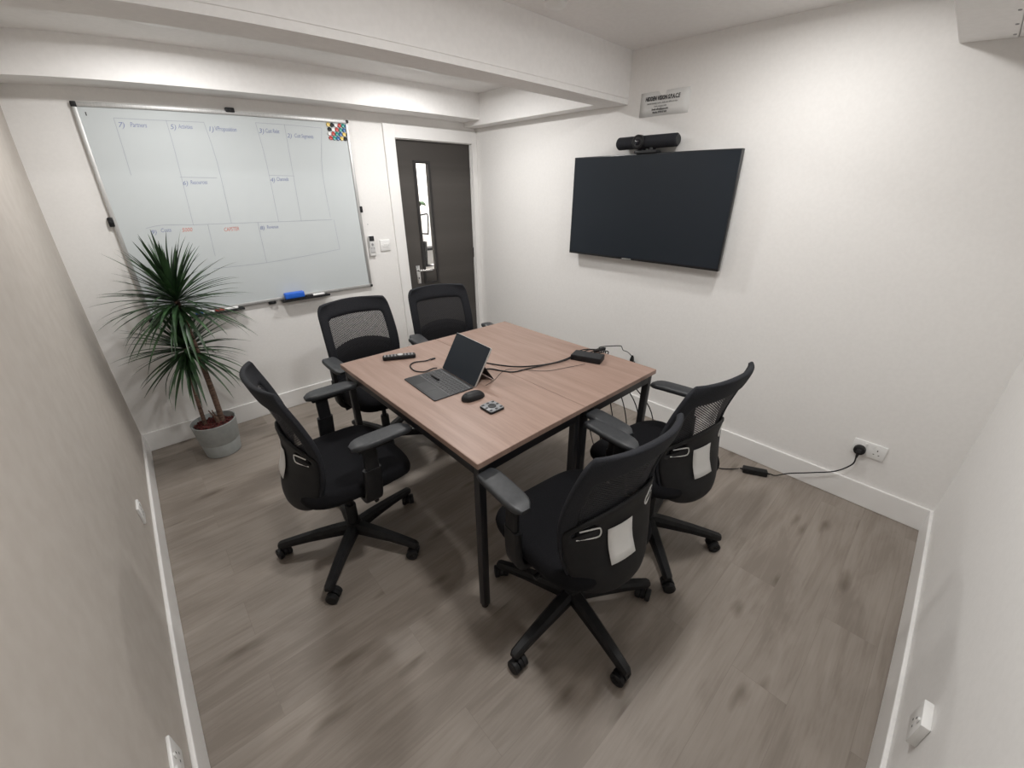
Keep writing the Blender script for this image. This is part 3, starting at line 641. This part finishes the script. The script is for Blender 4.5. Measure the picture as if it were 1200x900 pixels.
# ------------------------------------------------------------------ plant
pl = thing('potted_plant', 'tall two stemmed spiky leaved plant in a round grey pot by the whiteboard wall', 'potted plant', (.400,-.335,0))
bm = B(); lathe(bm, [(.092,0),(.102,.004),(.112,.085),(.109,.092),(.115,.100),(.127,.228),(.129,.235),(.123,.237),(.120,.225),(.112,.195)], 40, caps=False)
lathe(bm, [(.0,.0),(.092,.0)][1:]+[(.001,.0)], 40, caps=False); obj('pot', bm, M['pot'], pl, 35)
bm = B(); lathe(bm, [(.116,.195),(.100,.206),(.050,.214),(.010,.212)], 36)
for v in bm.verts: v.co.z += random.uniform(-.004,.004)
for i in range(140):
    a = random.random()*2*PI; r = .108*math.sqrt(random.random()); s = random.uniform(.004,.008)
    box(bm, -s*1.6,s*1.6,-s,s,-s*.5,s*.5, mtx=TR((r*math.cos(a),r*math.sin(a),.211+random.uniform(-.003,.005)),(random.random(),random.random(),random.random()*6)))
sl_ = obj('bark_mulch', bm, M['soil'], pl)
C1 = Vector((.034,.02,1.02)); C2 = Vector((-.002,.05,.735))
bm = B(); tube(bm, [(.046,-.01,.19),(.050,-.005,.45),(.046,.005,.70),(.040,.012,.88),C1], [.017,.0165,.0155,.015,.014,.0145], 12, 5); 
obj('stem', bm, M['bark'], pl, 60)
bm = B(); tube(bm, [(-.048,.02,.19),(-.040,.028,.38),(-.022,.040,.58),C2], .0115, 12, 5); obj('stem', bm, M['bark'], pl, 60)
bm = B(); tube(bm, [(.026,-.012,.20),(.020,-.014,.262)], [.016,.013], 10, 2); tube(bm, [(.018,-.014,.255),(.004,-.014,.285),(-.006,-.014,.315)], [.005,.003], 8, 3); tube(bm, [(.024,-.014,.255),(.016,-.014,.285),(.012,-.016,.312)], [.005,.003], 8, 3); obj('stem_stub', bm, M['bark'], pl, 60)
def leaf_blade(bm, base, az, el, ln_, droop, w):
    n = 8; d_ = Vector((math.cos(az),math.sin(az),0)); p = Vector(base); e = el; side = Vector((-d_.y,d_.x,0)); prev = None
    for i in range(n+1):
        s = i/n; ww = w*(min(1,.45+s*3.) if s < .25 else 1-((s-.25)/.75)**1.6) * .5 + .0004
        dirv = d_*math.cos(e)+Vector((0,0,1))*math.sin(e); up = side.cross(dirv)*-1
        c = p; a = c+side*ww+up*ww*.35; b = c-side*ww+up*ww*.35
        a, c, b = [Vector((max(q_.x,.022-.400), min(q_.y,-.036+.335), q_.z)) for q_ in (a,c,b)]
        cur = (bm.verts.new(a), bm.verts.new(c), bm.verts.new(b))
        if prev:
            bm.faces.new((prev[0],cur[0],cur[1],prev[1])); bm.faces.new((prev[1],cur[1],cur[2],prev[2]))
        prev = cur; p = p+dirv*(ln_/n); e -= droop/n*(.4+1.2*s)
PW = Vector((.400,-.335,0))
def clamp_ok(base, az, ln_, el):
    tip = Vector(base)+PW+Vector((math.cos(az),math.sin(az),0))*ln_*math.cos(max(el-.3,0))
    return tip.x > .03 and tip.y < -.03
def crown(base, n, L0, elmin, hgt):
    bm = B(); k_ = 0; tries = 0
    while k_ < n and tries < 6000:
        tries += 1
        az = (k_*2.39996+random.uniform(-.25,.25)) if tries < 3000 else random.random()*2*PI; f = k_/n
        el = elmin + (1.50-elmin)*f**1.2 + random.uniform(-.16,.16); ln_ = L0*random.uniform(.78,1.1)*(1-.25*f)
        droop = random.uniform(.4,1.05)*(1.15-f*.9)
        if not clamp_ok(base, az, ln_, el):
            az = az + PI*random.random(); 
            if not clamp_ok(base, az, ln_*.8, el): 
                ln_ *= .62
                if not clamp_ok(base, az, ln_, el): continue
        z = base[2]-.05+hgt*f
        leaf_blade(bm, (base[0]+.008*math.cos(az),base[1]+.008*math.sin(az),z), az, el, ln_, droop, random.uniform(.017,.026)); k_ += 1
    return bm
obj('foliage', crown(C1, 140, .43, -.35, .10), M['leaf'], pl, 80)
obj('foliage', crown(C2, 105, .385, -.7, .07), M['leaf'], pl, 80)

# ------------------------------------------------------------------ office chair
def back_pt(u, z):
    """front surface of the backrest; u -1..1, z height. returns x, y (local, +y forward)"""
    zt_, r = .962, .042
    hw_ = .213 + .010*math.sin((z-.50)/.46*PI)
    if z < .60: hw_ -= .03*((.60-z)/.16)**1.5
    if z > zt_-r: hw_ = hw_-r+math.sqrt(max(r*r-(z-(zt_-r))**2,0))*.98
    prof = [(.42,-.185),(.50,-.160),(.58,-.144),(.66,-.138),(.74,-.148),(.84,-.178),(.92,-.208),(.98,-.228)]
    y = prof[-1][1]
    for (a,ya),(b,yb) in zip(prof, prof[1:]):
        if a <= z <= b: y = ya+(yb-ya)*(z-a)/(b-a)
    return u*hw_, y-.022+.055*abs(u)**2.2, z + .020*(1-u*u)*max(0,(z-.8)/.16)
def BG(u, z): return .001+.013*math.exp(-((z-.48)/.09)**2)*(1-abs(u)**3)
def chair_proto():
    t = thing('office_chair', 'x', 'office chair')
    # base
    bm = B(); lathe(bm, [(.030,.070),(.040,.075),(.043,.100),(.036,.125),(.028,.130)], 24); obj('base_hub', bm, M['black_plastic'], t, 40)
    for i in range(5):
        a = 2*PI*i/5; R_ = TR((0,0,0),(0,0,a))
        bm = B(); rings = []
        for x, w_, zt_, h_ in ((.025,.056,.124,.050),(.10,.052,.122,.046),(.21,.045,.112,.036),(.30,.039,.100,.030),(.333,.036,.095,.028),(.345,.024,.088,.018)):
            o_ = [(w_/2,zt_-h_),(w_/2,zt_-h_*.35),(w_*.28,zt_),(-w_*.28,zt_),(-w_/2,zt_-h_*.35),(-w_/2,zt_-h_)]
            rings.append([bm.verts.new(R_ @ Vector((x,yy,zz))) for yy, zz in o_])
        for p, q_ in zip(rings, rings[1:]):
            for k_ in range(6): bm.faces.new((p[k_],p[(k_+1)%6],q_[(k_+1)%6],q_[k_]))
        bm.faces.new(rings[0][::-1]); bm.faces.new(rings[-1]); lg = obj('base_leg', bm, M['black_plastic'], t, 35)
        sw = a + (.9,-.7,2.2,-1.6,.3)[i]
        cx, cy = .327*math.cos(a), .327*math.sin(a); Cm = TR((cx,cy,0),(0,0,sw))
        bm = B(); tube(bm, [Cm @ Vector((0,0,.052)), Cm @ Vector((0,0,.085))], .007, 10)
        o_ = [(.027*math.cos(b_)-.010, .027*math.sin(b_)+.029) for b_ in [PI*(-.05+1.15*k_/12) for k_ in range(13)]]
        prism(bm, o_, -.007, .007, 0, mtx=Cm @ TR((0,0,0),(PI/2,0,0))); cs = obj('caster', bm, M['black_plastic'], t, 40)
        for s in (-1,1):
            bm = B(); lathe(bm, [(.008,-.011),(.022,-.0115),(.0265,-.008),(.0270,.0),(.0265,.008),(.022,.0115),(.012,.0115),(.008,.008)], 22, mtx=Cm @ TR((-.010,s*.0195,.0272),(PI/2,0,0))); obj('wheel', bm, M['black_plastic'], cs, 40)
    bm = B(); lathe(bm, [(.026,.125),(.026,.23),(.024,.235)], 20); lathe(bm, [(.0135,.23),(.0135,.40)], 16); obj('gas_lift', bm, M['black_plastic'], t, 40)
    bm = B(); box(bm, -.085,.085,-.13,.11,.385,.428,.010,2); box(bm, -.05,.05,-.21,-.10,.375,.415,.008,2); me_ = obj('tilt_mechanism', bm, M['black_plastic'], t, 40)
    bm = B(); tube(bm, [(.08,.04,.405),(.19,.05,.398),(.245,.05,.392)], [.006,.0055,.010], 10, 4); obj('height_lever', bm, M['black_plastic'], me_, 50)
    bm = B(); tube(bm, [(-.08,-.03,.405),(-.19,-.03,.398),(-.235,-.03,.392)], [.006,.0055,.010], 10, 4); obj('height_lever', bm, M['black_plastic'], me_, 50)
    # seat: rounded cushion
    bm = B(); rings = []
    def outline(s, shrink, z):
        o_ = []
        for k_ in range(40):
            th = 2*PI*k_/40; c, s_ = math.cos(th), math.sin(th); e = .48
            x = math.copysign(abs(c)**e, c)*(.248-shrink); y = math.copysign(abs(s_)**e, s_)*(.235-shrink)+.025
            x *= 1-.07*max(0,(-(y)+.0)/.24)
            dz = -.022*max(0,(y-.14)/.12)**1.5 + .010*abs(x/.25)**3
            o_.append(bm.verts.new((x,y,z+dz)))
        return o_
    for sh, z in ((.035,.428),(.012,.430),(.0,.442),(-.003,.462),(.002,.482),(.014,.496),(.035,.503),(.08,.505),(.14,.502),(.20,.500)): rings.append(outline(0, sh, z))
    for p, q_ in zip(rings, rings[1:]):
        for k_ in range(40): bm.faces.new((p[k_],p[(k_+1)%40],q_[(k_+1)%40],q_[k_]))
    bm.faces.new(rings[0][::-1]); bm.faces.new(rings[-1]); obj('seat', bm, M['fabric'], t, 60)
    # backrest
    us = [-1,-.985,-.88,-.76,-.62,-.45,-.25,0,.25,.45,.62,.76,.88,.985,1]
    zs = [.440,.452,.49,.53,.57,.615,.66,.70,.745,.79,.835,.875,.905,.925,.942,.953,.960]
    def cells(test, off=0.):
        bm = B(); vs = {}
        def V(i,j):
            if (i,j) not in vs:
                x,y,z = back_pt(us[i], zs[j]); vs[i,j] = bm.verts.new((x,y+off,z))
            return vs[i,j]
        for i in range(len(us)-1):
            for j in range(len(zs)-1):
                um = (us[i]+us[i+1])/2; zm = (zs[j]+zs[j+1])/2
                if test(um, zm): bm.faces.new((V(i,j),V(i+1,j),V(i+1,j+1),V(i,j+1)))
        return bm
    inner = lambda u, z: abs(u) < .76 and z < .875+.0 and z > .53
    o = obj('back_frame', cells(lambda u,z: not inner(u,z)), M['fabric_border'], t); bake(o, 1, .020, -1)
    o = obj('mesh_panel', cells(lambda u, z: abs(u) < .88 and .49 < z < .905, -.008), M['mesh'], t); bake(o, 1, .003, -1, False)
    # rear shell: curved plastic carrier with an arched top
    bm = B(); nu, nv = 18, 12; V_ = []
    for i in range(nu+1):
        u = -1+2*i/nu; col = []
        ztop = .675+.060*math.cos(u*PI/2)**.8 if abs(u) < 1 else .675
        zbot = .400+.030*abs(u)**5
        for j in range(nv+1):
            z = zbot+(ztop-zbot)*j/nv; hw_ = abs(back_pt(1, max(z,.44))[0])*.985-.018*max(0,(.50-z)/.1)**1.3
            x0_, yb, _ = back_pt(u, max(z,.44))
            bulge = BG(u,z)
            col.append((u*hw_, yb-.017-bulge, z))
        V_.append(col)
    f_ = [[bm.verts.new(p) for p in c_] for c_ in V_]
    def in_slot(i, j): return False
    for i in range(nu):
        for j in range(nv): 
            um = -1+2*(i+.5)/nu
            if j == nv-2 and .55 < abs(um) < .9: continue
            bm.faces.new((f_[i][j],f_[i+1][j],f_[i+1][j+1],f_[i][j+1]))
    sh = obj('back_shell', bm, M['shell'], t); bake(sh, 1, .014, 1)
    # pale edged slots on both sides of the shell
    for s in (-1,1):
        bm = B()
        def sp(u, z):
            x0_, yb, _ = back_pt(u, z); return Vector((u*.205, yb-.020-BG(u,z)-.015, z))
        loop = [sp(s*.90,.640),sp(s*.60,.636),sp(s*.53,.646),sp(s*.54,.664),sp(s*.60,.672),sp(s*.86,.670)]
        tube(bm, loop, .0024, 6, 3); obj('slot_edge', bm, M['white_plastic'], sh, 60)
    # lumbar pad between mesh and shell
    bm = B(); P = [back_pt(u/10, .655+.035*math.cos(u/10*PI/2)) for u in range(-8,9)]
    tube(bm, [(p[0],p[1]-.018,p[2]-.01) for p in P], 1, prof=[(.035*math.cos(a), .007*math.sin(a)) for a in [2*PI*i/12 for i in range(12)]] if False else [(.007*math.cos(a), .034*math.sin(a)) for a in [2*PI*i/12 for i in range(12)]]); obj('lumbar_pad', bm, M['fabric'], t, 60)
    # care label
    bm = B(); lv = []
    for i in range(5):
        row = []
        for j in range(6):
            u = -.088+.106*i/4; z = .525+.125*j/5
            _, yb, _ = back_pt(u/.2, z); yy = yb-.020-BG(u/.2,z)-.0165-.006*(1-j/5)**2
            row.append(bm.verts.new((u+.005,yy,z)))
        lv.append(row)
    for i in range(4):
        for j in range(5): bm.faces.new((lv[i][j],lv[i+1][j],lv[i+1][j+1],lv[i][j+1]))
    lb = obj('care_label', bm, M['paper'], sh); bake(lb, 0, .0008, 0); lb['label'] = 'white paper label on the chair back'
    # armrests
    for s in (-1,1):
        bm = B(); path = [(s*.10,.035,.413),(s*.20,.035,.413),(s*.254,.035,.425),(s*.270,.038,.47),(s*.270,.045,.58)]
        tube(bm, path, 1, 8, 4, prof=[(a*.5,b*.5) for a,b in rrect(.070,.030,.010,3)], up=(0,1,0)) if False else None
        P2 = smoothpath(path, 5); pr = rrect(.072,.028,.010,3); rings = []
        for i, p in enumerate(P2):
            T_ = (P2[min(i+1,len(P2)-1)]-P2[max(i-1,0)]).normalized(); yv = Vector((0,1,0)); nn = T_.cross(yv).normalized()
            rings.append([bm.verts.new(p+yv*a+nn*b) for a, b in pr])
        for p, q_ in zip(rings, rings[1:]):
            for k_ in range(len(pr)): bm.faces.new((p[k_],p[(k_+1)%len(pr)],q_[(k_+1)%len(pr)],q_[k_]))
        bm.faces.new(rings[0][::-1]); bm.faces.new(rings[-1])
        prism(bm, [(a+s*.270,b+.047) for a, b in rrect(.022,.056,.008,3)], .56, .690)
        ar = obj('armrest', bm, M['black_plastic'], t, 40)
        bm = B(); box(bm, s*.270-.024,s*.270+.024,.0,.14,.676,.694,.006,2); obj('arm_bracket', bm, M['black_plastic'], ar, 40)
        # pad: long rounded slab, its ends dipping a little
        bm = B(); rings = []; ny = 14
        for i in range(ny+1):
            f = i/ny; y = -.022+.247*f; w_ = .084*(1-.55*abs(2*f-1)**7)*(.94+.06*math.sin(f*PI)); dip = -.010*max(0,(f-.7)/.3)**2-.006*max(0,(.2-f)/.2)**2
            th_ = .027*(1-.45*abs(2*f-1)**8)
            rings.append([bm.verts.new((s*.270+a, y, .7065+b+dip)) for a, b in rrect(w_,th_,th_*.42,4)])
        for p, q_ in zip(rings, rings[1:]):
            for k_ in range(len(p)): bm.faces.new((p[k_],p[(k_+1)%len(p)],q_[(k_+1)%len(p)],q_[k_]))
        bm.faces.new(rings[0][::-1]); bm.faces.new(rings[-1]); pd = obj('arm_pad', bm, M['soft_plastic'], ar, 50); pd['side'] = s
    return t
ch0 = chair_proto()
# x, y, seat heading (deg, direction the sitter faces), star angle of one base leg (deg, world), label
CH = [(.750,-1.698,-1,12,'black mesh office chair at the left side of the table, nearest the plant'),
      (1.257,-2.654,84.7,-33.3,'black mesh office chair in the foreground at the near left table corner'),
      (1.858,-2.646,82.8,10,'black mesh office chair at the near right of the table, closest to the floor adaptor'),
      (1.258,-1.029,-90.9,107,'black mesh office chair behind the table in front of the whiteboard wall'),
      (1.831,-1.034,-101,70,'black mesh office chair behind the table in front of the dark door')]
first = True
for x, y, hd, st, lab in CH:
    o = ch0 if first else copy_tree(ch0); first = False
    o.location = (x,y,0); o.rotation_euler = (0,0,math.radians(hd-90))
    o['label'] = lab; o['group'] = 'mesh office chairs around the table'
    rel = math.radians(st-(hd-90))
    for c in o.children:
        if c.name.startswith(('base_leg','caster')): c.rotation_euler = (0,0,rel)
        for g in c.children:                      # this sitter turned the right arm pad inwards
            if 'side' in g and g['side'] == 1 and 'floor adaptor' in lab:
                p = Vector((.27,.0,0)); rt = Matrix.Rotation(math.radians(15),4,'Z'); g.rotation_euler = (0,0,math.radians(15)); g.location = p+Vector((-.012,.012,0))-(rt @ p)

# ------------------------------------------------------------------ world, camera, view
w = bpy.data.worlds.new('world'); sc.world = w; w.use_nodes = True
w.node_tree.nodes['Background'].inputs['Color'].default_value = (.5,.5,.5,1); w.node_tree.nodes['Background'].inputs['Strength'].default_value = .2
cd = bpy.data.cameras.new('camera'); cam = bpy.data.objects.new('camera', cd); COL.objects.link(cam); sc.camera = cam
R_, U_, F_ = Vector((0.73579165,-0.67720756,-0.00075981)), Vector((0.29768347,0.3224274,0.89856838)), Vector((0.60827231,0.66138529,-0.43883288))
mw = Matrix((( R_.x,U_.x,-F_.x,.33643857),(R_.y,U_.y,-F_.y,-3.29425092),(R_.z,U_.z,-F_.z,1.58154832),(0,0,0,1)))
cam.matrix_world = mw
cd.type = 'PANO'; cd.sensor_width = 36; cd.sensor_fit = 'HORIZONTAL'; cd.clip_start = .01
cd.panorama_type = 'FISHEYE_LENS_POLYNOMIAL'; cd.fisheye_fov = math.radians(175)
cd.fisheye_polynomial_k0 = 0
cd.fisheye_polynomial_k1, cd.fisheye_polynomial_k2, cd.fisheye_polynomial_k3, cd.fisheye_polynomial_k4 = -0.07504127159337289, 0.001090065986411108, 2.770219864685757e-05, -9.388266927431478e-07
sc.view_settings.view_transform = 'Standard'; sc.view_settings.look = 'None'; sc.view_settings.gamma = 1; sc.view_settings.use_curve_mapping = False
sc.view_settings.exposure = 0.10
sc.cycles.use_denoising = True
sc.cycles.max_bounces = 10; sc.cycles.diffuse_bounces = 6; sc.cycles.transparent_max_bounces = 16
